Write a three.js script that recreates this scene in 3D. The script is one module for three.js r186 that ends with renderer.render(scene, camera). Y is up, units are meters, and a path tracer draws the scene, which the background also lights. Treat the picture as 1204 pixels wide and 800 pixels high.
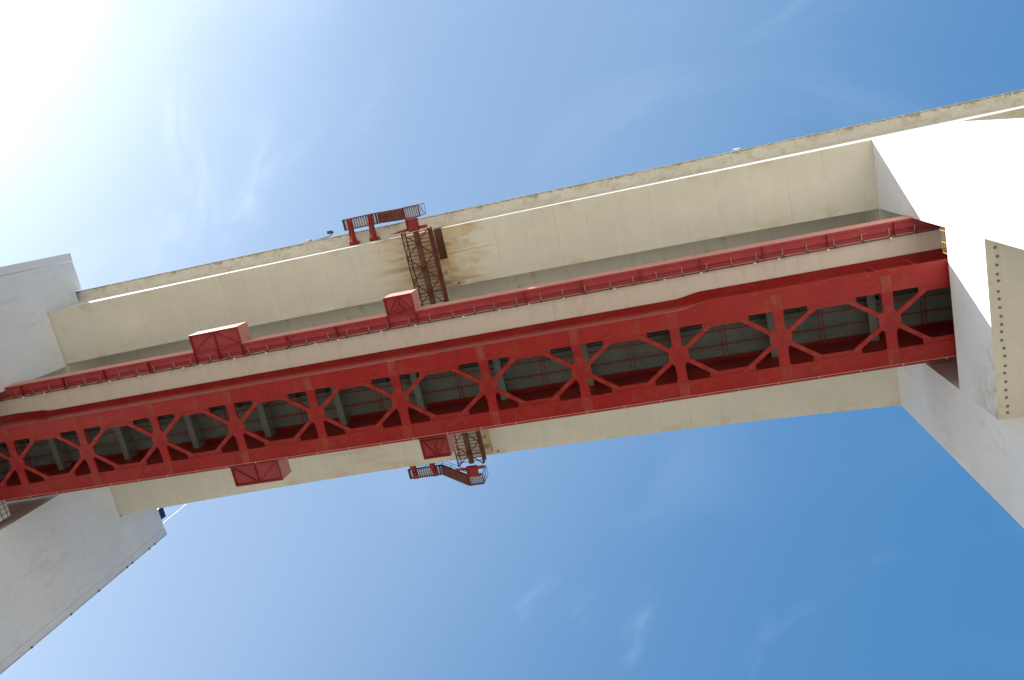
import * as THREE from 'three';
import { mergeGeometries } from 'three/addons/utils/BufferGeometryUtils.js';

// ------------------------------------------------------------------ camera, sky, sun, exposure
const scene = new THREE.Scene();
const EYE = 1.6;                                   // all heights below are given above the eye; w is the distance across the deck
const camera = new THREE.PerspectiveCamera(48.14, 1024 / 680, 0.1, 6000);
{
  const right = new THREE.Vector3(0.96483558, 0.15599334, -0.21156178);
  const down = new THREE.Vector3(-0.16832698, -0.25150434, -0.95310629);
  const fwd = new THREE.Vector3(-0.20188694, 0.95520241, -0.21640244);
  const m = new THREE.Matrix4().makeBasis(right, down.negate(), fwd.negate());
  camera.quaternion.setFromRotationMatrix(m);
  camera.position.set(0, EYE, 0);
}
scene.add(camera);
const EXPOSURE = 3.3;
const renderer = new THREE.WebGLRenderer({ antialias: true });
renderer.toneMapping = THREE.LinearToneMapping;
renderer.toneMappingExposure = EXPOSURE;
renderer.shadowMap.enabled = true;
renderer.shadowMap.type = THREE.PCFSoftShadowMap;

const SUN = new THREE.Vector3(-0.92, 1, 0.525).normalize();
const sun = new THREE.DirectionalLight(new THREE.Color(1, 0.955, 0.88), 3.9);
sun.position.copy(SUN).multiplyScalar(200).add(new THREE.Vector3(-15, 30, -14));
sun.target.position.set(-15, 30, -14);
sun.castShadow = true;
sun.shadow.mapSize.set(4096, 4096);
Object.assign(sun.shadow.camera, { left: -110, right: 110, top: 110, bottom: -110, near: 1, far: 500 });
sun.shadow.radius = 1;
scene.add(sun, sun.target);

function hash(x, y, s) { let h = Math.imul(x, 374761393) ^ Math.imul(y, 668265263) ^ Math.imul(s, 1442695041); h = Math.imul(h ^ (h >>> 13), 1274126177); return ((h ^ (h >>> 16)) >>> 0) / 4294967296; }
function vnoise(x, y, s, px, py) {
  const xi = Math.floor(x), yi = Math.floor(y); let fx = x - xi, fy = y - yi;
  fx = fx * fx * (3 - 2 * fx); fy = fy * fy * (3 - 2 * fy);
  const mx = (v) => px ? ((v % px) + px) % px : v, my = (v) => py ? ((v % py) + py) % py : v;
  const a = hash(mx(xi), my(yi), s), b = hash(mx(xi + 1), my(yi), s), c = hash(mx(xi), my(yi + 1), s), d = hash(mx(xi + 1), my(yi + 1), s);
  return a + (b - a) * fx + (c - a) * fy + (a - b - c + d) * fx * fy;
}
function fbm(x, y, s, oct, px, py) { let v = 0, a = 0.5, t = 0; for (let o = 0; o < oct; o++) { v += a * vnoise(x, y, s + o * 17, px, py); t += a; x *= 2; y *= 2; if (px) px *= 2; if (py) py *= 2; a *= 0.5; } return v / t; }
const clamp = (v, a = 0, b = 1) => Math.min(b, Math.max(a, v));
const smooth = (a, b, v) => { const t = clamp((v - a) / (b - a)); return t * t * (3 - 2 * t); };

const WISPS = [ // thin shreds of cirrus: place in plan, heading, length, width, strength
  [-0.28, -0.64, 0.77, 0.085, 0.013, 0.16], [-0.12, -0.70, 1.16, 0.09, 0.017, 0.2], [-0.2, -0.66, 0.9, 0.06, 0.02, 0.06], [0.1, -0.7, 0.6, 0.12, 0.01, 0.08], [0.05, -0.74, 1.2, 0.07, 0.012, 0.07], [0.23, -0.62, 0.2, 0.06, 0.01, 0.05],
  [-0.6, 0.1, 1.4, 0.14, 0.03, 0.3], [-0.5, 0.07, 1.2, 0.1, 0.02, 0.25], [-0.54, 0.02, 0.9, 0.1, 0.018, 0.3], [-0.43, 0.1, 0.7, 0.1, 0.016, 0.18], [-0.34, 0.12, 0.8, 0.1, 0.02, 0.1], [-0.66, 0.02, 1.0, 0.1, 0.03, 0.3],
];
{ // clear sky with a bright hazy aureole round the sun and thin cirrus
  const W = 2048, H = 1024, d = new Float32Array(W * H * 4);
  for (let j = 0; j < H; j++) for (let i = 0; i < W; i++) {
    const el = ((j < H / 2 ? H - 0.5 : j + 0.5) / H - 0.5) * Math.PI,   // below the horizon (hidden by the ground) the plain zenith blue
      az = ((i + 0.5) / W - 0.5) * 2 * Math.PI;
    const y = Math.sin(el), c = Math.cos(el), x = c * Math.cos(az), z = c * Math.sin(az);
    const g = Math.acos(clamp(x * SUN.x + y * SUN.y + z * SUN.z, -1, 1)) * 180 / Math.PI;
    const se = Math.max(y, 0.02), air = Math.min(Math.pow(1 / se, 1.8), 3);
    let au = Math.max(0.004, 0.98 * Math.exp(-g / 24) - 0.022) * air + 3.2 * Math.exp(-g * g / 26) + 0.02 * (air - 1) + 0.085 * Math.exp(-(((g - 46) / 15) ** 2));
    if (y > 0.05) { // cirrus sheet, in plan
      const px = x / (y + 0.12), pz = z / (y + 0.12);
      const wx = fbm(px * 2.1 + 3, pz * 2.1, 5, 3) - 0.5, wz = fbm(px * 2.1, pz * 2.1 + 9, 6, 3) - 0.5;
      const u = px * 0.93 + pz * 0.37 + wx * 0.8, v = -px * 0.37 + pz * 0.93 + wz * 0.8;
      const streak = fbm(u * 3.2, v * 11, 11, 5), veil = fbm(px * 1.6 + 7, pz * 1.6, 21, 4), fine = fbm(u * 9, v * 30, 31, 4);
      let k = smooth(0.5, 0.78, streak * 0.75 + fine * 0.25) * smooth(0.44, 0.66, veil);
      const pat = smooth(0.56, 0.78, fbm(u * 5, v * 5, 41, 5)) * smooth(0.48, 0.7, fbm(px * 2.3 + 1, pz * 2.3 + 4, 51, 3));
      k = Math.min(1, k * 0.8 + pat * 0.6) * smooth(0.05, 0.3, y);
      for (const [cx, cz, ca, L, wd, am0] of WISPS) {
        const am = am0 * (g < 40 ? 0.32 : 0.42), dx = x / y - cx, dz = z / y - cz, a = dx * Math.cos(ca) + dz * Math.sin(ca), b = -dx * Math.sin(ca) + dz * Math.cos(ca) + (fbm(a * 8 + cx * 9, cz * 7, 61, 3) - 0.5) * wd * 1.6;
        if (Math.abs(a) > L || Math.abs(b) > wd * 3) continue;
        const e = (1 - (a / L) ** 2) * Math.exp(-((b / wd) ** 2)) * smooth(0.15, 0.8, fbm(a * 16 + cx * 30, b * 110 + a * 20, 71, 5)) * smooth(0.2, 0.7, fbm(a * 30, b * 30 + cz * 20, 73, 3));
        au += e * am;
      }
      k *= 0.55;
      au += k * (0.09 + 0.3 * Math.exp(-g / 26));
    }
    const below = y < 0 ? Math.exp(y * 6) : 1, o = (j * W + i) * 4;
    d[o] = (0.052 + au) / EXPOSURE * below; d[o + 1] = (0.23 + au * 1.0) / EXPOSURE * below; d[o + 2] = (0.525 + au * 0.96) / EXPOSURE * below; d[o + 3] = 1;
  }
  const t = new THREE.DataTexture(d, W, H, THREE.RGBAFormat, THREE.FloatType);
  t.mapping = THREE.EquirectangularReflectionMapping; t.magFilter = THREE.LinearFilter; t.minFilter = THREE.LinearFilter; t.wrapS = THREE.RepeatWrapping;
  t.colorSpace = THREE.LinearSRGBColorSpace; t.needsUpdate = true;
  scene.background = t; scene.environment = t;
}

// ------------------------------------------------------------------ textures and materials
const toS = (v) => { v = clamp(v); return Math.round(255 * (v <= 0.0031308 ? v * 12.92 : 1.055 * Math.pow(v, 1 / 2.4) - 0.055)); };
function texture(W, H, fn, srgb = true) {
  const d = new Uint8Array(W * H * 4);
  for (let j = 0; j < H; j++) for (let i = 0; i < W; i++) {
    const c = fn(i / W, j / H), o = (j * W + i) * 4;
    for (let k = 0; k < 3; k++) d[o + k] = srgb ? toS(c[k]) : Math.round(255 * clamp(c[k]));
    d[o + 3] = 255;
  }
  const t = new THREE.DataTexture(d, W, H, THREE.RGBAFormat);
  t.wrapS = t.wrapT = THREE.RepeatWrapping; t.magFilter = THREE.LinearFilter; t.minFilter = THREE.LinearMipmapLinearFilter; t.generateMipmaps = true;
  if (srgb) t.colorSpace = THREE.SRGBColorSpace; t.anisotropy = 8; t.needsUpdate = true; return t;
}
const mixc = (a, b, k) => [a[0] + (b[0] - a[0]) * k, a[1] + (b[1] - a[1]) * k, a[2] + (b[2] - a[2]) * k];
const scale = (a, k) => [a[0] * k, a[1] * k, a[2] * k];
const clone = (t, rx, ry, ox = 0, oy = 0) => { const c = t.clone(); c.repeat.set(rx, ry); c.offset.set(ox, oy); c.needsUpdate = true; return c; };

// white-painted concrete, 16 m tile
function concreteTex(base, stain, amount, seed) {
  return texture(1024, 1024, (u, v) => {
    const big = fbm(u * 4, v * 4, seed, 5, 4, 4), mid = fbm(u * 24, v * 24, seed + 3, 4, 24, 24), fine = hash(Math.floor(u * 1024), Math.floor(v * 1024), seed + 9);
    const drip = fbm(u * 26, v * 9, seed + 5, 5, 26, 9);
    let c = scale(base, 0.93 + 0.09 * (big - 0.5) * 2 + 0.07 * (mid - 0.5) + 0.035 * (fine - 0.5) + 0.05 * (drip - 0.5));
    const s = smooth(0.52, 0.8, drip * 0.55 + big * 0.45) * amount + smooth(0.66, 0.8, mid) * amount * 0.5;
    return mixc(c, stain, clamp(s));
  });
}
const texPaint = concreteTex([0.735, 0.74, 0.725], [0.42, 0.39, 0.33], 0.35, 101);
const texDirty = concreteTex([0.58, 0.56, 0.49], [0.3, 0.25, 0.17], 0.5, 201);
const bumpConcrete = texture(512, 512, (u, v) => { const n = fbm(u * 32, v * 32, 77, 4, 32, 32) * 0.7 + fbm(u * 8, v * 8, 78, 3, 8, 8) * 0.3; return [n, n, n]; }, false);

// girder soffit: one tile is one 76.5 m span by 5 m; rust stains round the joint at mid-span
const girderTex = (rusty) => texture(2048, 256, (u, v) => {
  const x = u * 76.5, y = v * 5;                                   // x from pier axis to pier axis
  const big = fbm(u * 14, v * 2, 301, 5, 14, 2), fine = hash(Math.floor(u * 2048), Math.floor(v * 256), 305), cross = fbm(u * 150, v * 1, 307, 3, 150, 1), mid = fbm(u * 76, v * 6, 309, 4, 76, 6);
  let c = scale([0.6, 0.585, 0.51], 0.98 + 0.15 * (big - 0.5) + 0.06 * (cross - 0.5) + 0.06 * (mid - 0.5) + 0.03 * (fine - 0.5));
  // formwork joints across, one every 2.55 m, and a joint running along
  const seam = Math.abs(((x / 2.55) % 1) - 0.5) * 2.55, broken = smooth(0.42, 0.6, fbm(u * 120, v * 5, 311, 3, 120, 5));
  c = scale(c, 1 - 0.14 * (1 - smooth(0.015, 0.06, seam)) * broken);
  c = scale(c, 1 - 0.07 * (1 - smooth(0.02, 0.06, Math.abs(y - 4.35 - 0.02 * (mid - 0.5)))) * broken);
  c = scale(c, 0.985 + 0.03 * hash(Math.floor(x / 7.65), 3, 341));
  // ochre weathering along both edges, in patches
  const edge = Math.min(y, 5 - y), och = smooth(0.5, 0.75, fbm(u * 60, v * 4, 313, 4, 60, 4)) * (1 - smooth(0.15, 0.9, edge + (mid - 0.5)));
  c = mixc(c, [0.46, 0.37, 0.2], 0.4 * och);
  // rust washed along the soffit from the joint
  const dj = x - 39.9, left = dj < 0, dist = Math.abs(dj + (left ? 0.4 : -0.4));
  const run = fbm(u * 70, v * 14, 317, 5, 70, 14);
  const plume = rusty * smooth(left ? 7.5 : 3.2, 0.3, dist + (run - 0.5) * 6);
  const rust = smooth(0.44, 0.7, fbm(u * 50 + 3, v * 18 + (run - 0.5) * 2, 319, 5, 50, 18)) * plume;
  c = mixc(c, [0.5, 0.34, 0.13], clamp(plume * 0.68 * (0.4 + run)));
  c = mixc(c, [0.21, 0.12, 0.055], clamp(rust * 0.36));
  for (const [yy, len, wd] of left ? [[2.75, 7.2, 0.15], [1.8, 6, 0.09], [3.7, 5, 0.08]] : [[2.2, 6.5, 0.05], [4.5, 5.5, 0.05], [1.2, 1.6, 0.16]]) {
    const off = Math.abs(y - yy + 0.3 * (fbm(u * 90, 0.5, 331 + Math.round(yy * 10), 3, 90, 1) - 0.5) * smooth(0, 3, dist));
    const k = smooth(wd * 2.4, wd * 0.3, off) * smooth(len, len * 0.15, dist) * smooth(0.25, 0.62, run) * rusty;
    c = mixc(c, [0.22, 0.115, 0.04], clamp(k * (left ? 0.7 : 0.4)));
  }
  return c;
});
const texGirder = girderTex(1), texGirderPlain = girderTex(0.25);
const texSteel = texture(1024, 1024, (u, v) => {                   // red bridge paint, 8 m tile
  const big = fbm(u * 4, v * 4, 401, 5, 4, 4), mid = fbm(u * 30, v * 30, 405, 4, 30, 30), fine = hash(Math.floor(u * 1024), Math.floor(v * 1024), 409);
  let c = scale([0.25, 0.0085, 0.008], 0.92 + 0.42 * (big - 0.5) + 0.22 * (mid - 0.5) + 0.05 * (fine - 0.5));
  c = mixc(c, [0.25, 0.021, 0.014], 0.5 * smooth(0.5, 0.75, fbm(u * 6, v * 6, 411, 4, 6, 6)));
  c = mixc(c, [0.19, 0.06, 0.025], 0.4 * smooth(0.66, 0.82, fbm(u * 16, v * 16, 415, 5, 16, 16)));
  return c;
});
const texGreyGreen = texture(512, 512, (u, v) => {                  // grey-green, darker than the slab, for sheets and cross beams between rail girders, 8 m tile
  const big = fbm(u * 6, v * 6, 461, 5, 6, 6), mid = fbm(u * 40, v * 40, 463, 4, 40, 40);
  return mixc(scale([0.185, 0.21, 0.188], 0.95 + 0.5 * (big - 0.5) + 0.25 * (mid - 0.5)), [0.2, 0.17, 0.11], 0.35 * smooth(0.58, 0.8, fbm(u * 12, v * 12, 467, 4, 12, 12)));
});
const texWorn = texture(512, 512, (u, v) => {                      // chalked red paint with brown dust on the splice covers, 4 m tile
  const big = fbm(u * 8, v * 8, 471, 5, 8, 8), mid = fbm(u * 70, v * 6, 473, 4, 70, 6);
  return mixc(scale([0.25, 0.022, 0.016], 0.9 + 0.3 * (mid - 0.5)), [0.26, 0.115, 0.06], 0.3 * smooth(0.4, 0.75, big * 0.5 + mid * 0.5));
});
const texOld = texture(512, 512, (u, v) => {                       // old red paint gone brown with rust, 3 m tile
  const big = fbm(u * 8, v * 8, 481, 5, 8, 8), mid = fbm(u * 40, v * 40, 483, 4, 40, 40);
  return mixc(scale([0.135, 0.02, 0.016], 0.9 + 0.4 * (mid - 0.5)), [0.11, 0.05, 0.028], smooth(0.42, 0.62, big));
});
const texCross = texture(1024, 512, (u, v) => {                    // crossbeam face, 10 m by 5.2 m: board marks, ochre wash at one end
  const big = fbm(u * 5, v * 3, 491, 5, 5, 3), board = fbm(u * 3, v * 46, 493, 3, 3, 46), mid = fbm(u * 24, v * 14, 495, 4, 24, 14), w = (1 - u) * 10;
  let c = scale([0.68, 0.695, 0.69], 0.95 + 0.12 * (big - 0.5) + 0.1 * (board - 0.5) + 0.06 * (mid - 0.5));
  const wash = smooth(0.9, 0.1, v * 1.6 + (1 - u) * -0.35 + (mid - 0.5) * 1.1) * smooth(4.5, 9.5, w + (big - 0.5) * 4);
  c = mixc(c, [0.47, 0.38, 0.22], 0.6 * wash * smooth(0.3, 0.6, mid * 0.6 + board * 0.4));
  return mixc(c, [0.3, 0.22, 0.12], 0.55 * smooth(0.6, 0.75, mid) * wash);
});
const texEdge = texture(2048, 128, (u, v) => {                     // cantilever soffit, 30 m by 1.1 m: mottled, with moss and black stain flecks at the drip edge
  const w = (1 - v) * 1.1, big = fbm(u * 26, v * 2, 511, 5, 26, 2), mid = fbm(u * 180, v * 8, 513, 4, 180, 8), fine = hash(Math.floor(u * 2048), Math.floor(v * 128), 517);
  let c = scale([0.56, 0.54, 0.47], 0.95 + 0.25 * (big - 0.5) + 0.16 * (mid - 0.5) + 0.06 * (fine - 0.5));
  c = mixc(c, [0.4, 0.34, 0.23], 0.45 * smooth(0.52, 0.72, fbm(u * 60, v * 3, 519, 5, 60, 3)));
  const reach = 0.1 + 0.75 * Math.max(0, fbm(u * 70, 0.5, 521, 4, 70, 1) - 0.42);
  return mixc(c, mid > 0.52 ? [0.16, 0.14, 0.07] : [0.12, 0.1, 0.075], 0.5 * (w < reach * 0.8 + (mid - 0.5) * 0.5 ? 1 : 0) * smooth(0.3, 0.5, mid));
});
const texWalk = texture(512, 512, (u, v) => {                      // rosier red of the walkway and platform sheets, 6 m tile
  const big = fbm(u * 6, v * 6, 531, 5, 6, 6), mid = fbm(u * 40, v * 40, 533, 4, 40, 40);
  return mixc(scale([0.33, 0.034, 0.042], 0.92 + 0.3 * (big - 0.5) + 0.15 * (mid - 0.5)), [0.3, 0.09, 0.06], 0.35 * smooth(0.58, 0.78, mid * 0.5 + big * 0.5));
});
const texSalmonSheen = texture(512, 512, (u, v) => {                     // red sheets paled to salmon, grazing sky sheen painted into the colour, 6 m tile
  const big = fbm(u * 6, v * 6, 441, 5, 6, 6), drip = fbm(u * 50, v * 4, 445, 4, 50, 4);
  return mixc(scale([0.58, 0.27, 0.215], 0.95 + 0.2 * (big - 0.5) + 0.12 * (drip - 0.5)), [0.42, 0.13, 0.1], 0.5 * smooth(0.56, 0.76, drip * 0.5 + big * 0.5));
});
const roughSteel = texture(512, 512, (u, v) => { const n = 0.62 + 0.55 * (fbm(u * 12, v * 12, 421, 5, 12, 12) - 0.5); return [n, n, n]; }, false);

const M = {};
function concrete(tex, size, extra = {}) { return new THREE.MeshStandardMaterial({ map: clone(tex, 1 / size, 1 / size), roughness: 0.9, metalness: 0, bumpMap: clone(bumpConcrete, 1 / 6, 1 / 6), bumpScale: 0.006, ...extra }); }
M.pier = concrete(texPaint, 16);
M.pierTan = concrete(texPaint, 11, { color: new THREE.Color(0.82, 0.775, 0.66) });
M.crossbeam = concrete(texPaint, 16, { map: clone(texCross, 1 / 10, 1 / 5.15, 18.6 / 10, -(42.4 + EYE) / 5.15) });
M.slab = concrete(texDirty, 9);
M.edge = concrete(texDirty, 9, { map: clone(texEdge, 1 / 30, 1 / 1.1, 0, 2.5 / 1.1 + 1) });
M.deckSoffit = concrete(texDirty, 16);
M.girder = new THREE.MeshStandardMaterial({ map: clone(texGirder, 1 / 76.5, 1 / 5, 57.2 / 76.5, 0), roughness: 0.88, bumpMap: clone(bumpConcrete, 1 / 6, 1 / 6), bumpScale: 0.005 });
M.girderPlain = new THREE.MeshStandardMaterial({ map: clone(texGirderPlain, 1 / 76.5, 1 / 5, 57.2 / 76.5 + 0.13, 0), roughness: 0.88, bumpMap: clone(bumpConcrete, 1 / 6, 1 / 6), bumpScale: 0.005 });
M.railSlab = concrete(texPaint, 13, { color: new THREE.Color(0.9, 0.84, 0.76) });
M.red = new THREE.MeshPhysicalMaterial({ specularIntensity: 0.55, map: clone(texSteel, 1 / 8, 1 / 8), roughnessMap: clone(roughSteel, 1 / 3, 1 / 3), roughness: 0.62, metalness: 0 });
M.redPlain = new THREE.MeshPhysicalMaterial({ specularIntensity: 0.8, map: clone(texSteel, 1 / 5, 1 / 5, 0.3, 0.4), roughness: 0.4 });
M.redOld = new THREE.MeshPhysicalMaterial({ map: clone(texOld, 1 / 3, 1 / 3), specularIntensity: 0.5, roughness: 0.8 });
M.walk = new THREE.MeshPhysicalMaterial({ map: clone(texWalk, 1 / 6, 1 / 6), specularIntensity: 0.7, roughness: 0.5 });
M.salmonSheen = new THREE.MeshPhysicalMaterial({ map: clone(texSalmonSheen, 1 / 6, 1 / 6), specularIntensity: 0.3, roughness: 0.85 });
M.redGloss = new THREE.MeshStandardMaterial({ map: clone(texSteel, 1 / 7, 1 / 7, 0.5, 0.1), roughness: 0.24 });
M.worn = new THREE.MeshPhysicalMaterial({ map: clone(texWorn, 1 / 4, 1 / 4), specularIntensity: 0.6, roughness: 0.6 });
M.greyGreen = new THREE.MeshStandardMaterial({ map: clone(texGreyGreen, 1 / 8, 1 / 8), roughness: 0.75 });
M.rust = new THREE.MeshStandardMaterial({ color: new THREE.Color(0.13, 0.06, 0.035), roughness: 0.85 });
M.grating = new THREE.MeshStandardMaterial({ color: new THREE.Color(0.25, 0.205, 0.16), roughness: 0.8 });
M.ochre = new THREE.MeshStandardMaterial({ color: new THREE.Color(0.34, 0.22, 0.06), roughness: 0.6 });
M.dark = new THREE.MeshStandardMaterial({ color: new THREE.Color(0.03, 0.028, 0.026), roughness: 0.7 });
M.lampGlass = new THREE.MeshStandardMaterial({ color: new THREE.Color(0.75, 0.75, 0.72), roughness: 0.3 });
M.galv = new THREE.MeshStandardMaterial({ color: new THREE.Color(0.36, 0.37, 0.37), roughness: 0.5, metalness: 0.6 });
M.blue = new THREE.MeshStandardMaterial({ color: new THREE.Color(0.018, 0.018, 0.06), roughness: 0.45 });
M.white = new THREE.MeshStandardMaterial({ color: new THREE.Color(0.8, 0.8, 0.78), roughness: 0.5 });
M.ground = new THREE.MeshStandardMaterial({ map: clone(texture(512, 512, (u, v) => scale([0.35, 0.315, 0.255], 0.9 + 0.5 * (fbm(u * 8, v * 8, 501, 6, 8, 8) - 0.5) + 0.1 * (hash(Math.floor(u * 512), Math.floor(v * 512), 503) - 0.5))), 1 / 20, 1 / 20), roughness: 0.95 });

// ------------------------------------------------------------------ helpers
const used = {};
function numbered(n) { const k = used[n] = (used[n] ?? -1) + 1; return k ? `${n}_${String(k).padStart(3, '0')}` : n; }
// a thing stands at its base point (x, height above the eye, w across); its parts are given in the same measures
function thing(name, label, category, [x, y, w], group) {
  const o = new THREE.Group(); o.name = numbered(name); o.position.set(x, y + EYE, -w); o.userData = { label, category };
  if (group) o.userData.group = group;
  o.userData.base = [x, y + EYE, -w]; scene.add(o); return o;
}
function origin(p) { return p.isGroup ? new THREE.Vector3(...p.userData.base) : new THREE.Vector3(); }
function part(parent, name, geo, mat) {           // geo in world measures
  const m = new THREE.Mesh(geo, mat); m.name = name; m.castShadow = m.receiveShadow = true;
  if (parent.isGroup) m.position.copy(origin(parent)).negate();
  parent.add(m); return m;
}
function placed(parent, name, geo, mat, x, y, w, rot) { // shared geometry at a place
  const m = new THREE.Mesh(geo, mat); m.name = name; m.castShadow = m.receiveShadow = true;
  m.position.set(x, y + EYE, -w); if (parent.isGroup) m.position.sub(origin(parent));
  if (rot) m.rotation.set(...rot); parent.add(m); return m;
}
function uvMetres(g) {                              // box mapping in metres
  const p = g.attributes.position, n = g.attributes.normal, uv = new Float32Array(p.count * 2);
  for (let i = 0; i < p.count; i++) {
    const ax = Math.abs(n.getX(i)), ay = Math.abs(n.getY(i)), az = Math.abs(n.getZ(i));
    if (ay >= ax && ay >= az) { uv[2 * i] = p.getX(i); uv[2 * i + 1] = p.getZ(i); }
    else if (ax >= az) { uv[2 * i] = p.getZ(i); uv[2 * i + 1] = p.getY(i); }
    else { uv[2 * i] = p.getX(i); uv[2 * i + 1] = p.getY(i); }
  }
  g.setAttribute('uv', new THREE.BufferAttribute(uv, 2)); return g;
}
function box(x0, x1, y0, y1, w0, w1) {
  const g = new THREE.BoxGeometry(Math.abs(x1 - x0), Math.abs(y1 - y0), Math.abs(w1 - w0));
  g.translate((x0 + x1) / 2, (y0 + y1) / 2 + EYE, -(w0 + w1) / 2); return uvMetres(g);
}
function cbox(a, b, c) { return uvMetres(new THREE.BoxGeometry(a, b, c)); }
function bar(a, b, sx, sy) {                        // square bar from a to b (x, y, w); sx across, sy deep
  const A = new THREE.Vector3(a[0], a[1] + EYE, -a[2]), B = new THREE.Vector3(b[0], b[1] + EYE, -b[2]), d = B.clone().sub(A), L = d.length();
  const g = uvMetres(new THREE.BoxGeometry(sx, sy, L)); const m = new THREE.Matrix4().lookAt(B, A, Math.abs(d.y) / L > 0.95 ? new THREE.Vector3(1, 0, 0) : new THREE.Vector3(0, 1, 0));
  m.setPosition(A.add(B).multiplyScalar(0.5)); return g.applyMatrix4(m);
}
function rod(a, b, r, seg = 8) {
  const A = new THREE.Vector3(a[0], a[1] + EYE, -a[2]), B = new THREE.Vector3(b[0], b[1] + EYE, -b[2]), d = B.clone().sub(A), L = d.length();
  const g = new THREE.CylinderGeometry(r, r, L, seg); g.applyQuaternion(new THREE.Quaternion().setFromUnitVectors(new THREE.Vector3(0, 1, 0), d.normalize()));
  g.translate((A.x + B.x) / 2, (A.y + B.y) / 2, (A.z + B.z) / 2); return g;
}
function plate(pts, y0, t) {                        // horizontal plate, outline [x, w], underside at y0
  const s = new THREE.Shape(pts.map(([x, w]) => new THREE.Vector2(x, -w)));
  const g = new THREE.ExtrudeGeometry(s, { depth: t, bevelEnabled: false, curveSegments: 6 });
  g.rotateX(Math.PI / 2); g.translate(0, y0 + t + EYE, 0); g.computeVertexNormals(); return uvMetres(g);
}
function profileX(pts, x0, x1) {                    // section [w, y] drawn out along the bridge
  const s = new THREE.Shape(pts.map(([w, y]) => new THREE.Vector2(w, y)));
  const g = new THREE.ExtrudeGeometry(s, { depth: x1 - x0, bevelEnabled: false });
  // (w, y, d) -> (x0 + d, y, -w)
  g.applyMatrix4(new THREE.Matrix4().set(0, 0, 1, x0, 0, 1, 0, EYE, -1, 0, 0, 0, 0, 0, 0, 1)); g.computeVertexNormals(); return uvMetres(g);
}

// ------------------------------------------------------------------ ground
{
  const g = new THREE.PlaneGeometry(3000, 3000); g.rotateX(-Math.PI / 2);
  uvMetres(g); const m = new THREE.Mesh(g, M.ground); m.name = 'ground'; m.receiveShadow = true; m.userData = { kind: 'structure', label: 'pale dusty paved ground beneath the viaduct', category: 'ground' }; scene.add(m);
}
const GROUND = -EYE;

// ------------------------------------------------------------------ piers
const XR0 = 16.35, XR1 = 22.27, XL1 = -54.2, XL0 = -60.15;
{
  const t = thing('bridge_pier', 'white concrete pier with sunlit faces and a row of dark bolts under its crossbeam', 'bridge pier', [(XR0 + XR1) / 2, GROUND, 13.8], 'piers carrying the viaduct');
  part(t, 'leg', box(XR0, XR1, GROUND, 59.985, 3.62, 8.6), M.pier);
  part(t, 'leg', box(XR0, XR1, GROUND, 59.985, 18.6, 24.0), M.pier);
  const cb = part(t, 'crossbeam', box(XR0 + 0.012, XR1 - 0.012, 42.4, 47.55, 8.602, 18.598), M.crossbeam);
  part(cb, 'soffit_panel', box(XR0 + 0.012, XR1 - 0.012, 42.36, 42.398, 8.602, 18.598), M.pierTan);
  const ring = new THREE.LatheGeometry([[0.0, -0.06], [0.035, -0.058], [0.042, -0.025], [0.075, -0.02], [0.082, 0.0]].map(([r, y]) => new THREE.Vector2(r, y)), 14);
  for (let k = 0; k < 21; k++) {
    const s = placed(cb, 'bolt', ring, M.galvOld ??= new THREE.MeshStandardMaterial({ color: new THREE.Color(0.17, 0.145, 0.11), roughness: 0.8 }), XR0 + 0.5 + (hash(k, 1, 3) - 0.5) * 0.1, 42.36, 9.18 + 0.4555 * k + (hash(k, 2, 3) - 0.5) * 0.12);
  }
  // parapet with rungs on the crossbeam's near edge beside the leg
  for (let k = 0; k < 3; k++) part(t, 'guard_rail', rod([XR0 + 0.12, 47.85 + 0.32 * k, 8.62], [XR0 + 0.12, 47.85 + 0.32 * k, 10.3], 0.022), M.ochre);
  for (const w of [8.9, 9.6, 10.25]) part(t, 'guard_post', rod([XR0 + 0.12, 47.55, w], [XR0 + 0.12, 48.6, w], 0.022), M.ochre);
  for (const w of [11.35, 16.0]) part(t, 'bearing', box(XR0 + 2.4, XR0 + 3.6, 47.552, 47.77, w - 0.5, w + 0.5), M.dark);
  part(t, 'bracket', bar([XR0 + 0.9, 47.6, 17.9], [XR0 + 0.9, 49.4, 16.9], 0.25, 0.2), M.redPlain);
  part(t, 'bracket', box(XR0 + 0.8, XR0 + 1.4, 47.56, 47.9, 17.6, 18.5), M.redPlain);
}
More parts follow.
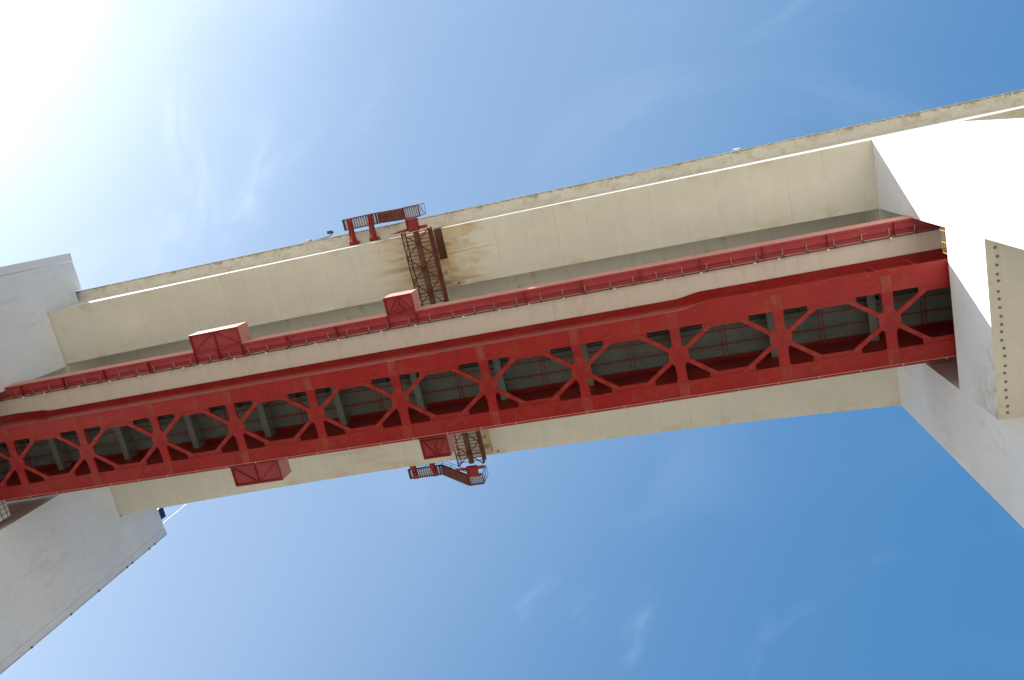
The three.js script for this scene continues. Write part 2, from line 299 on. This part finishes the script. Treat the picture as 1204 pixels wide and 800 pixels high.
{
  const t = thing('bridge_pier', 'broad grey concrete pier in shade, its ends standing up beside the deck', 'bridge pier', [(XL0 + XL1) / 2, GROUND, 13.9], 'piers carrying the viaduct');
  for (const s of [0, 1]) {
    const f = (w) => s ? 27.8 - w : w;
    const leg = part(t, 'leg', box(XL0, XL1, GROUND, 59.985, f(-0.36), f(8.8)), M.pier);
    part(leg, 'end_block', box(XL0, XL1, 59.985, 65.1, f(-0.36), f(2.45)), M.pier);
    part(leg, 'web_wall', box(XL0, XL1, 59.985, 64.15, f(2.45), f(3.6)), M.pier);
    part(t, 'edge_strip', box(XL0 + 0.02, XL1 - 0.02, GROUND, 65.2, f(-1.12), f(-0.39)), M.pier);
    if (!s) continue;
    const cable = part(t, 'earth_cable', rod([XL1 + 0.03, GROUND, f(-1.06)], [XL1 + 0.03, 65.1, f(-1.06)], 0.022), M.galv);
    for (const y of [63.0, 62.1, 59.4, 58.6, 54.6, 51.0, 46.5, 42.8]) part(cable, 'clip', box(XL1 - 0.02, XL1 + 0.07, y, y + 0.14, f(-1.13), f(-0.99)), M.dark);
  }
  part(t, 'crossbeam', box(XL0 + 0.012, XL1 - 0.4, 42.2, 47.5, 8.802, 18.998), M.pierTan);
  for (const w of [11.35, 16.0]) part(t, 'bearing', box(XL0 + 2.4, XL0 + 3.6, 47.502, 47.77, w - 0.5, w + 0.5), M.dark);
  const ped = part(t, 'pedestal', box(XL1 - 2.6, XL1 - 0.15, 47.502, 49.3, 16.9, 18.4), M.pierTan);
  for (const w of [17.2, 17.6, 18.0]) part(ped, 'mesh_bar', rod([XL1 - 0.13, 47.5, w], [XL1 - 0.13, 49.25, w], 0.02), M.dark);
  for (const y of [48.0, 48.5, 49.0]) part(ped, 'mesh_bar', rod([XL1 - 0.11, y, 16.9], [XL1 - 0.11, y, 18.4], 0.02), M.dark);
}

// ------------------------------------------------------------------ road deck
const SLAB = 64.2, X0 = -98, X1 = 96, JL = -17.85, JR = -16.95;
function soffit(x) { let u = x + 18.95; u -= Math.round(u / 76.5) * 76.5; const a = Math.abs(u) / 35.25; return a >= 1 ? 60 : 60 + 2.0 * (1 - a * a); }
{
  const t = thing('road_deck', 'cream concrete road viaduct deck on two haunched box girders', 'bridge deck', [0, 60, 13.85]);
  function girder(xa, xb, w0, w1) {
    const s = new THREE.Shape(); s.moveTo(xa, SLAB); s.lineTo(xb, SLAB);
    const n = Math.ceil((xb - xa) / 1.2); for (let i = 0; i <= n; i++) { const x = xb + (xa - xb) * i / n; s.lineTo(x, soffit(x)); }
    const g = new THREE.ExtrudeGeometry(s, { depth: w1 - w0, bevelEnabled: false }); g.translate(0, EYE, -w1);
    // soffit mapping: along the span, across the girder
    const p = g.attributes.position, uv = g.attributes.uv, nm = g.attributes.normal;
    for (let i = 0; i < p.count; i++) uv.setXY(i, p.getX(i), Math.abs(nm.getZ(i)) > 0.7 ? p.getY(i) * 0.98 : -p.getZ(i) - (w0 < 10 ? w0 : w0 + 0.02));
    return part(t, 'box_girder', g, w0 < 10 ? M.girder : M.girderPlain);
  }
  for (const [w0, w1] of [[3.6, 8.6], [19.05, 24.05]]) {
    const a = girder(X0, JL, w0, w1), b = girder(JR, X1, w0, w1);
    const c = w0 < 10 ? 6.2 : 21.6, jy = soffit(JR);
    part(b, 'joint_corbel', box(JL + 0.05, JR + 0.01, jy + 0.05, SLAB, c, w1 - 0.05), M.girder);
    part(a, 'joint_seat', box(JL - 0.01, JR - 0.04, jy + 0.9, SLAB, w0 + 0.05, c - 0.02), M.rust);
    // fascia drip line below the joint, and a small scupper
    part(b, 'scupper', rod([JR + 0.45, jy - 0.15, w1 - 0.25], [JR + 0.45, jy + 0.2, w1 - 0.25], 0.07), M.dark);
  }
  for (const s of [0, 1]) {
    const f = (w) => s ? 27.65 - w : w;
    const pts = [[f(3.605), SLAB + 0.002], [f(2.62), 64.78], [f(2.62), 64.74], [f(2.53), 64.74], [f(2.53), 64.86], [f(2.95), 65.5], [f(3.605), 65.5]];
    const bays = 24, L = (X1 - X0) / bays;
    for (let k = 0; k < bays; k++) part(t, 'cantilever_panel', profileX(s ? pts.slice().reverse() : pts, X0 + k * L + 0.008, X0 + (k + 1) * L - 0.008), s ? M.slab : M.edge);
    part(t, 'parapet', box(X0, X1, 65.502, 66.3, f(2.97), f(3.2)), M.slab);
  }
  part(t, 'slab', box(X0, X1, SLAB + 0.004, 65.5, 3.607, 24.043), M.deckSoffit);
  for (const [a, b] of [[XR0 + 0.02, XR1 - 0.02], [XL0 + 0.02, XL1 - 0.02]]) part(t, 'crosshead', box(a, b, 60.002, SLAB, 8.602, 19.048), M.deckSoffit);
}

// ------------------------------------------------------------------ rail deck of red steel slung between the girders
const WC = 13.69, mirror = (w, s) => s ? 2 * WC - w : w;
const RB = 47.8, RS = 52.7, PANEL = 6.33, NODE0 = 12.95;
const RX0 = -66, RX1 = 34;
{
  const t = thing('rail_deck', 'red steel railway deck with cross-braced underside carried through the piers', 'rail bridge', [-19, 47.8, WC]);
  // main girders: outer web with its thickened length near the pier, bottom chord plate
  const wide = (x) => Math.max(smooth(0.6, 2.6, x), smooth(-50.4, -51.6, x)) * 0.31;
  const xs = []; for (let x = RX0; x <= RX1 + 0.01; x += (x > -0.5 && x < 3) || (x > -52.5 && x < -49.5) ? 0.25 : 2.5) xs.push(x);
  for (const s of [0, 1]) {
    const outer = xs.map((x) => [x, mirror(10.83 - (s ? 0 : wide(x)), s)]);
    part(t, 'bottom_chord', plate([...outer, [RX1, mirror(11.9, s)], [RX0, mirror(11.9, s)]], RB, 0.05), M.red);
    const web0 = xs.map((x) => [x, mirror(11.4 - (s ? 0 : wide(x) * 0.35), s)]), web1 = web0.map(([x, w]) => [x, w + (s ? -0.03 : 0.03)]).reverse();
    const wb = part(t, 'web', plate([...web0, ...web1], RB + 0.052, RS - RB - 0.22), s ? M.redPlain : M.redGloss);
    part(t, 'top_flange', plate([...xs.map((x) => [x, mirror(11.06 - (s ? 0 : wide(x) * 0.8), s)]), [RX1, mirror(11.75, s)], [RX0, mirror(11.75, s)]], RS - 0.166, 0.05), M.redPlain);
    part(t, 'haunch', box(RX0, RX1, RS - 0.114, RS - 0.002, mirror(11.2, s), mirror(11.7, s)), M.railSlab);
    if (!s) for (const x of [12.55, 14.75, 17.5]) part(wb, 'stiffener', plate([[x, 10.56], [x + 0.03, 10.56], [x + 0.03, 11.26], [x, 11.26]], RB + 0.06, 2.2), M.redPlain);
  }
  // cross frames, posts, diagonals, plates
  const post = (() => {
    const s = new THREE.Shape(), h = 0.315, a = 1.815, r = 0.22;           // [x, w] about the node, flared into the chords
    s.moveTo(-h - r, -a); s.quadraticCurveTo(-h, -a, -h, -a + r); s.lineTo(-h, a - r); s.quadraticCurveTo(-h, a, -h - r, a);
    s.lineTo(-h - r, a + 0.45); s.lineTo(h + r, a + 0.45); s.lineTo(h + r, a); s.quadraticCurveTo(h, a, h, a - r); s.lineTo(h, -a + r); s.quadraticCurveTo(h, -a, h + r, -a);
    s.lineTo(h + r, -a - 0.45); s.lineTo(-h - r, -a - 0.45);
    const g = new THREE.ExtrudeGeometry(s, { depth: 0.16, bevelEnabled: false, curveSegments: 5 }); g.rotateX(Math.PI / 2); g.translate(0, 0.16, 0); g.computeVertexNormals(); return uvMetres(g);
  })();
  const gussetShape = (pts, t2) => { const s = new THREE.Shape(pts.map(([x, w]) => new THREE.Vector2(x, w))); const g = new THREE.ExtrudeGeometry(s, { depth: t2, bevelEnabled: false }); g.rotateX(Math.PI / 2); g.translate(0, t2, 0); g.computeVertexNormals(); return uvMetres(g); };
  const nodePlate = gussetShape([[-0.63, -0.4], [-0.52, -0.52], [-0.4, -0.56], [-0.33, -0.66], [-0.312, -0.85], [0.312, -0.85], [0.33, -0.66], [0.4, -0.56], [0.52, -0.52], [0.63, -0.4], [0.63, 0.4], [0.52, 0.52], [0.4, 0.56], [0.33, 0.66], [0.312, 0.85], [-0.312, 0.85], [-0.33, 0.66], [-0.4, 0.56], [-0.52, 0.52], [-0.63, 0.4]], 0.03);
  const chordPlate = gussetShape([[-1.42, 0.5], [-1.42, -0.15], [-1.3, -0.178], [-1.19, -0.205], [-1.145, -0.24], [-1.16, -0.29], [-1.229, -0.357], [-1.05, -0.29], [-0.62, -0.165], [-0.3, -0.17], [0.3, -0.17], [0.62, -0.165], [1.05, -0.29], [1.229, -0.357], [1.16, -0.29], [1.145, -0.24], [1.19, -0.205], [1.3, -0.178], [1.42, -0.15], [1.42, 0.5]], 0.03);
  const dl = Math.hypot(PANEL / 2, 2.32), ang = Math.atan2(2.32, PANEL / 2), diag = cbox(dl - 0.8, 0.14, 0.275);
  const cross = cbox(0.36, 0.95, 4.5), crossFl = cbox(0.5, 0.05, 4.5);
  for (let k = -3; k <= 11; k++) {
    const x = NODE0 - PANEL * k; if (x < RX0 + 1 || x > RX1 - 1) continue;
    placed(t, 'post', post, M.red, x, RB + 0.012, WC);
    placed(t, 'node_plate', nodePlate, M.red, x, RB + 0.004, WC);
    for (const sx of [-1, 1]) for (const sw of [-1, 1])
      placed(t, 'diagonal', diag, M.red, x + sx * PANEL / 4, RB + 0.014 + 0.07, WC + sw * 1.16, [0, sx * sw > 0 ? ang : -ang, 0]);
    for (const s of [0, 1]) {
      const g = placed(t, 'chord_plate', chordPlate, M.red, x - PANEL / 2, RB + 0.03 + 0.022, mirror(11.72, s), [0, s ? 0 : Math.PI, 0]);
      // splice cover strip on the chord at the node
      part(t, 'splice_plate', box(x - 0.31, x + 0.31, RB - 0.02, RB - 0.003, mirror(10.86, s), mirror(11.87, s)), M.worn);
    }
    const cbm = placed(t, 'cross_beam', cross, M.greyGreen, x, RS - 0.66, WC); const fl = new THREE.Mesh(crossFl, M.greyGreen); fl.name = 'flange'; fl.position.set(0, -0.5, 0); fl.castShadow = fl.receiveShadow = true; cbm.add(fl);
    // light cross tie between the inspection rails
    for (const dx of [-0.14, 0.14]) part(t, 'cross_tie', box(x - PANEL / 2 + dx - 0.025, x - PANEL / 2 + dx + 0.025, 51.84, 51.9, 13.2, 15.75), M.redPlain);
  }
  // longitudinal rails and the cable trays hung below the slab
  for (const w of [13.62, 14.62, 15.5]) part(t, 'inspection_rail', box(RX0, RX1, 51.9, 51.98, w - 0.035, w + 0.035), M.redPlain);
  for (const [w, y] of [[12.95, 51.7], [13.2, 51.95], [12.7, 52.2]]) part(t, 'cable_tray', box(RX0, RX1, y, y + 0.06, w - 0.06, w + 0.06), M.dark);
  for (let k = 0; k < 40; k++) part(t, 'tray_hanger', box(RX0 + 1 + 2.45 * k, RX0 + 1.06 + 2.45 * k, 51.66, 52.4, 12.62, 13.28), M.dark);
  // concrete slab
  for (let k = 0; k < 12; k++) { const L = (RX1 - RX0) / 12; const xa = RX0 + k * L + 0.006, xb = RX0 + (k + 1) * L - 0.006;
    part(t, 'slab', box(xa, xb, RS, RS + 0.38, 11.45, 2 * WC - 11.45), M.railSlab);
    for (const s of [0, 1]) part(t, 'edge_slab', box(xa, xb, RS, RS + 0.38, s ? 17.47 : 9.5, mirror(11.448, s)), M.railSlab); }
  for (let k = 0; k < 48; k++) { const L = (RX1 - RX0) / 48; part(t, 'soffit_sheet', box(RX0 + k * L - (k % 2) * 0.03, RX0 + (k + 1) * L + (k % 2) * 0.03, RS - 0.03 - (k % 2) * 0.012, RS - 0.002 - (k % 2) * 0.003, 11.72, 2 * WC - 11.72), M.greyGreen); }
  // side walkways
  const ribs = []; for (let k = -3; k <= 7; k++) ribs.push(2.8 + 4.12 * k); for (const x of [-24.2, -28.3, -40.5, -44.6, -48.5, -52.6, -56.7, -60.8]) ribs.push(x); ribs.push(-20.0, -17.8, -36.25, -34.2, -32.15);
  for (const s of [0, 1]) {
    const f = (w) => s ? 26.97 - w : w;
    const wk = part(t, 'walkway', box(RX0, RX1, 53.0, 53.03, f(8.58), f(9.5)), M.walk);
    part(wk, 'side_panel', box(RX0, RX1, 52.86, 54.1, f(8.52), f(8.57)), M.salmonSheen);
    part(wk, 'edge_channel', box(RX0, RX1, 52.87, 52.9, f(8.572), f(8.72)), M.walk);
    part(wk, 'floor_plate', box(RX0, RX1, 52.93, 52.998, f(8.74), f(9.16)), M.walk);
    part(wk, 'inner_angle', box(RX0, RX1, 52.89, 52.998, f(9.17), f(9.2)), M.redPlain);
    for (const x of ribs) part(wk, 'rib', plateRib(x, f), M.redPlain);
    const pipe = part(wk, 'conduit', rod([RX0, 52.5, f(9.5)], [RX1, 52.5, f(9.5)], 0.06, 10), M.rust);
    for (let k = 0; k < 58; k++) { const x = RX0 + 1.1 + 1.66 * k + (hash(k, s, 61) - 0.5) * 0.25; const h = part(pipe, 'hanger', box(x - 0.03, x + 0.03, 52.4, 52.84, f(9.44), f(9.57)), M.dark); part(h, 'bracket_arm', box(x - 0.018, x + 0.018, 52.82, 52.86, f(8.98), f(9.438)), M.galv); }
    for (let k = 0; k < 34; k++) { const x = RX0 + 1.9 + 2.9 * k + (hash(k, s, 67) - 0.5) * 1.6; part(pipe, 'marker', box(x - 0.06, x + 0.06, 52.33, 52.47, f(9.5), f(9.6)), M.lampGlass); }
  }
  function plateRib(x, f) { return box(x - 0.025, x + 0.025, 52.72, 52.93, f(8.6), f(9.62)); }
  // thin conduit with clips below the far chord
  const c2 = part(t, 'conduit', rod([RX0, RB - 0.03, 16.5], [RX1, RB - 0.03, 16.5], 0.016), M.salmonSheen);
  for (let k = 0; k < 40; k++) part(c2, 'clip', box(RX0 + 1 + 2.45 * k, RX0 + 1.05 + 2.45 * k, RB - 0.07, RB + 0.02, 16.47, 16.6), M.salmonSheen);
  // track bed above the slab
  for (const w of [12.97, 14.41]) part(t, 'rail', box(RX0, RX1, 53.082, 53.25, w - 0.035, w + 0.035), M.rust);
}

// ------------------------------------------------------------------ refuge platforms on the walkways
function platform(x0, x1, s, label, small) {
  const f = (w) => s ? 27.32 - w : w, yb = 52.93, yt = 54.5, a = 7.2, b = s ? 8.94 : 8.62;
  const t = thing('refuge_platform', label, 'platform', [(x0 + x1) / 2, yb, f(7.85)], 'refuge platforms along the rail deck walkways');
  part(t, 'floor', box(x0, x1, yb + 0.02, yb + 0.06, f(a), f(b)), M.walk);
  part(t, 'end_panel', box(x1 - 0.03, x1, yb + 0.062, yt, f(a + 0.03), f(b)), M.salmonSheen);
  part(t, 'end_panel', box(x0, x0 + 0.03, yb + 0.062, yt, f(a + 0.03), f(b)), M.salmonSheen);
  part(t, 'outer_panel', box(x0, x1, yb + 0.062, yt, f(a), f(a + 0.028)), M.salmonSheen);
  for (const w of [a + 0.06, b - 0.06]) part(t, 'edge_beam', box(x0, x1, yb - 0.1, yb + 0.018, f(w - 0.06), f(w + 0.06)), M.redPlain);
  const n = 3, xm = (x0 + x1) / 2;
  for (let k = 0; k < n; k++) { const x = x0 + 0.05 + (x1 - x0 - 0.1) * k / (n - 1); part(t, 'cross_member', box(x - 0.05, x + 0.05, yb - 0.1, yb + 0.018, f(a + 0.125), f(b - 0.125)), M.redPlain); }
  part(t, 'brace', bar([x0 + 0.15, yb - 0.03, f(b - 0.16)], [xm - 0.12, yb - 0.03, f(a + 0.16)], 0.06, 0.06), M.redPlain);
  part(t, 'brace', bar([xm + 0.12, yb - 0.03, f(a + 0.16)], [x1 - 0.15, yb - 0.03, f(b - 0.16)], 0.06, 0.06), M.redPlain);
  part(t, 'top_rail', box(x0, x1, yt + 0.002, yt + 0.05, f(a), f(a + 0.06)), M.redPlain);
  if (small) {
    part(t, 'cross_member', box(x0 + 0.13, x1 - 0.13, yb - 0.09, yb + 0.018, f(b - 0.36), f(b - 0.28)), M.redPlain);
    part(t, 'hatch', box(xm - 0.28, xm + 0.28, yb - 0.13, yb - 0.102, f(b - 0.62), f(b - 0.2)), M.redPlain);
  }
}
platform(-36.3, -32.1, 0, 'long red refuge platform jutting out above the white slab edge', false);
platform(-20.0, -17.8, 0, 'short red refuge platform with floor hatch, beside the lattice gantry below the cream girder', true);
platform(-36.3, -32.1, 1, 'long red refuge platform jutting out from behind the braced chord', false);
platform(-20.0, -17.8, 1, 'short red refuge platform with floor hatch beside the lower stair landing', true);

// ------------------------------------------------------------------ maintenance gantry slung below the joint
{
  const t = thing('maintenance_gantry', 'rusty red lattice gantry hung crosswise under the stained deck joint', 'gantry', [-18.8, 60.45, WC]);
  const xa = -19.95, xb = -17.65, wa = 3.3, wb = 24.2, y0 = 60.5, y1 = 61.55;
  for (const x of [xa, xb]) {
    part(t, 'bottom_rail', box(x - 0.045, x + 0.045, y0, y0 + 0.09, wa, wb), M.redOld);
    part(t, 'top_rail', box(x - 0.04, x + 0.04, y1, y1 + 0.08, wa, wb), M.redOld);
    const n = 20, L = (wb - wa) / n;
    for (let k = 0; k <= n; k++) part(t, 'upright', box(x - 0.025, x + 0.025, y0 + 0.09, y1, wa + k * L - 0.025, wa + k * L + 0.025), M.redOld);
    for (let k = 0; k < n; k++) part(t, 'side_brace', bar([x, y0 + 0.1, wa + (k + (k % 2)) * L], [x, y1 - 0.02, wa + (k + 1 - (k % 2)) * L], 0.035, 0.035), M.redOld);
    if (x === xb) for (let k = 0; k < 5; k++) part(t, 'side_panel', box(x + 0.03, x + 0.045, y0 + 0.1, y1 - 0.05, wa + 0.05 + k * 4.15, wa + 4.15 + k * 4.15), M.redOld);
  }
  const B = 2.09;
  for (let k = 0; k < 10; k++) {
    const w = wa + k * B, y = y0 + 0.03;
    part(t, 'floor_brace', bar([xa, y, w], [xb, y, w + B], 0.08, 0.06), M.redOld);
    part(t, 'floor_brace', bar([xb, y + 0.06, w], [xa, y + 0.06, w + B], 0.08, 0.06), M.redOld);
    part(t, 'floor_strut', box(xa + 0.046, xb - 0.046, y + 0.1, y + 0.16, w + B / 2 - 0.03, w + B / 2 + 0.03), M.redOld);
  }
  for (let k = 0; k < 66; k++) part(t, 'floor_rung', box(xa + 0.05, xb - 0.05, y0 + 0.2, y0 + 0.24, wa + 0.1 + 0.315 * k, wa + 0.155 + 0.315 * k), M.rust);
  part(t, 'centre_beam', box(-19.02, -18.6, y0 + 0.26, y0 + 0.55, wa + 0.05, wb - 0.05), M.rust);
  for (const x of [xa, xb]) for (const w of [4.2, 7.9, 19.7, 23.4]) part(t, 'hanger_rod', rod([x, y1 + 0.05, w], [x, soffit(x) - 0.005, w], 0.025), M.redOld);
  for (const s of [0, 1]) {                          // tapering end plates and link to the stairs
    const f = (w) => s ? 27.5 - w : w;
    part(t, 'end_plate', plate(s ? [[-20.95, f(3.2)], [-17.6, f(3.2)], [-17.6, f(2.95)], [-19.3, f(2.95)]].reverse() : [[-20.95, 3.2], [-17.6, 3.2], [-17.6, 2.95], [-19.3, 2.95]], 60.3, 0.16), M.redPlain);
    part(t, 'link_floor', box(-19.25, -18.3, 60.42, 60.5, f(2.25), f(3.3)), M.redPlain);
    for (const x of [-19.25, -18.3]) part(t, 'link_beam', box(x - 0.05, x + 0.05, 60.3, 60.42, f(2.25), f(3.1)), M.redPlain);
  }
}
function stair(s, label) {
  const f = (w) => s ? 27.45 - w : w, a = 1.3, b = 2.2;
  const t = thing('access_stair', label, 'stair', [-19, 60.8, f(1.75)], 'stairs at the ends of the gantry');
  const yl = 60.85, yu = 64.3, W = (m, n) => [f(m), f(n)];
  const slats = (x0, x1, y, n) => { for (let k = 0; k < n; k++) { const p = (x1 - x0) / n; part(t, 'slat', box(x0 + k * p, x0 + k * p + p * 0.72, y, y + 0.04, ...W(a + 0.05, b - 0.05)), M.grating); } };
  // lower landing
  slats(-19.3, -18.2, yl, 6);
  for (const w of [a, b]) part(t, 'edge_beam', box(-19.42, -18.1, yl - 0.12, yl + 0.06, f(w - 0.045), f(w + 0.045)), M.redOld);
  for (const x of [-19.42, -18.15]) part(t, 'cross_beam', box(x, x + 0.09, yl - 0.13, yl - 0.002, ...W(a + 0.05, b - 0.05)), M.redOld);
  // flight
  const xa = -19.45, xb = -22.85;
  for (const w of [a, b]) part(t, 'stringer', bar([xa, yl, f(w)], [xb, yu, f(w)], 0.07, 0.26), M.redOld);
  part(t, 'soffit_plate', bar([xa, yl - 0.17, f(1.75)], [xb, yu - 0.17, f(1.75)], 0.82, 0.02), M.redOld);
  for (let k = 0; k < 15; k++) { const q = (k + 0.7) / 15.4; part(t, 'tread', box(xa + (xb - xa) * q - 0.12, xa + (xb - xa) * q + 0.12, yl + (yu - yl) * q + 0.06, yl + (yu - yl) * q + 0.09, ...W(a + 0.05, b - 0.05)), M.grating); }
  // upper landing
  slats(-26.1, -22.95, yu, 14);
  for (const w of [a, b]) part(t, 'edge_beam', box(-26.15, -22.85, yu - 0.12, yu + 0.06, f(w - 0.045), f(w + 0.045)), M.redOld);
  for (const x of [-26.15, -23.05]) part(t, 'cross_beam', box(x, x + 0.1, yu - 0.13, yu - 0.002, ...W(a + 0.05, b - 0.05)), M.redOld);
  // cantilever brackets from the girder web to the landing
  for (const x of [-25.45, -23.55]) {
    const br = part(t, 'bracket', box(x - 0.2, x + 0.2, yu - 0.32, yu - 0.14, ...W(a - 0.02, 3.3)), M.redPlain);
    part(br, 'foot_plate', box(x - 0.42, x + 0.42, yu - 0.55, yu - 0.16, ...W(3.302, 3.56)), M.redPlain);
    part(br, 'strut', bar([x - 0.1, yu - 0.34, f(a + 0.25)], [x - 0.1, yu - 1.0, f(3.5)], 0.08, 0.1), M.redPlain);
    part(br, 'strut', bar([x + 0.1, yu - 0.34, f(a + 0.25)], [x + 0.1, yu - 1.0, f(3.5)], 0.08, 0.1), M.redPlain);
  }
  // railings
  for (const w of [a, b]) {
    for (const h of [0.55, 1.05]) {
      if (!(w === b)) part(t, 'handrail', rod([-18.1, yl + h, f(w)], [xa, yl + h, f(w)], 0.022), M.redOld);
      part(t, 'handrail', rod([xa, yl + h, f(w)], [xb, yu + h, f(w)], 0.022), M.redOld);
      part(t, 'handrail', rod([xb, yu + h, f(w)], [-26.1, yu + h, f(w)], 0.022), M.redOld);
    }
    for (let k = 0; k < 4; k++) { const q = k / 3; part(t, 'rail_post', rod([xa + (xb - xa) * q, yl + (yu - yl) * q, f(w)], [xa + (xb - xa) * q, yl + (yu - yl) * q + 1.07, f(w)], 0.022), M.redOld); }
    for (const x of [-24.5, -26.08]) part(t, 'rail_post', rod([x, yu, f(w)], [x, yu + 1.07, f(w)], 0.022), M.redOld);
    part(t, 'rail_post', rod([-18.12, yl, f(w)], [-18.12, yl + 1.9, f(w)], 0.025), M.redOld);
  }
  for (const h of [0.5, 1.05, 1.85]) part(t, 'handrail', rod([-18.12, yl + h, f(a)], [-18.12, yl + h, f(b)], 0.022), M.redOld);
  part(t, 'rail_brace', rod([-18.12, yl + 0.05, f(a)], [-18.12, yl + 1.8, f(b)], 0.02), M.redOld);
}
stair(0, 'red steel stair with slatted landings standing out from the sunny deck edge');
stair(1, 'red steel stair descending clear of the deck on the side of the red braced chord');

// ------------------------------------------------------------------ small things on the deck and pier tops
{
  const t = thing('lamp_post', 'slim grey lamp post rising above the deck edge', 'lamp post', [-30.5, 65.5, 2.62]);
  part(t, 'pole', rod([-30.5, 65.5, 2.62], [-30.5, 71.0, 2.66], 0.06), M.galv);
  part(t, 'base_box', box(-30.75, -30.25, 65.5, 66.1, 2.4, 2.66), M.galv);
  part(t, 'arm', rod([-30.5, 70.9, 2.66], [-30.1, 71.2, 2.3], 0.05), M.dark);
  part(t, 'lamp_head', box(-30.75, -30.2, 71.0, 71.12, 2.15, 2.45), M.dark);
}
{
  const t = thing('road_sign', 'small white board on the deck edge, seen edge-on in the sun', 'sign', [7.7, 65.5, 2.5]);
  part(t, 'board', box(7.55, 8.05, 65.85, 66.5, 2.42, 2.46), M.white);
  part(t, 'post', rod([7.8, 65.5, 2.56], [7.8, 66.6, 2.56], 0.04), M.galv);
}
{
  const t = thing('equipment_cabinet', 'dark blue cabinet on top of the shaded pier', 'cabinet', [-54.5, 65.1, 26.6]);
  part(t, 'body', box(-54.8, -54.22, 65.1, 65.85, 26.0, 27.2), M.blue);
  part(t, 'lid', box(-54.83, -54.2, 65.852, 65.9, 25.97, 27.23), M.blue);
}
{
  const t = thing('flag_pole', 'thin white pole standing on the shaded pier top', 'pole', [-54.7, 65.1, 27.9]);
  part(t, 'shaft', rod([-54.7, 65.1, 27.9], [-54.7, 69.9, 27.9], 0.06), M.white);
  part(t, 'finial', rod([-54.7, 69.9, 27.9], [-54.7, 70.05, 27.9], 0.09), M.white);
  part(t, 'base_plate', box(-54.9, -54.5, 65.101, 65.14, 27.75, 28.05), M.galv);
}
renderer.render(scene, camera);
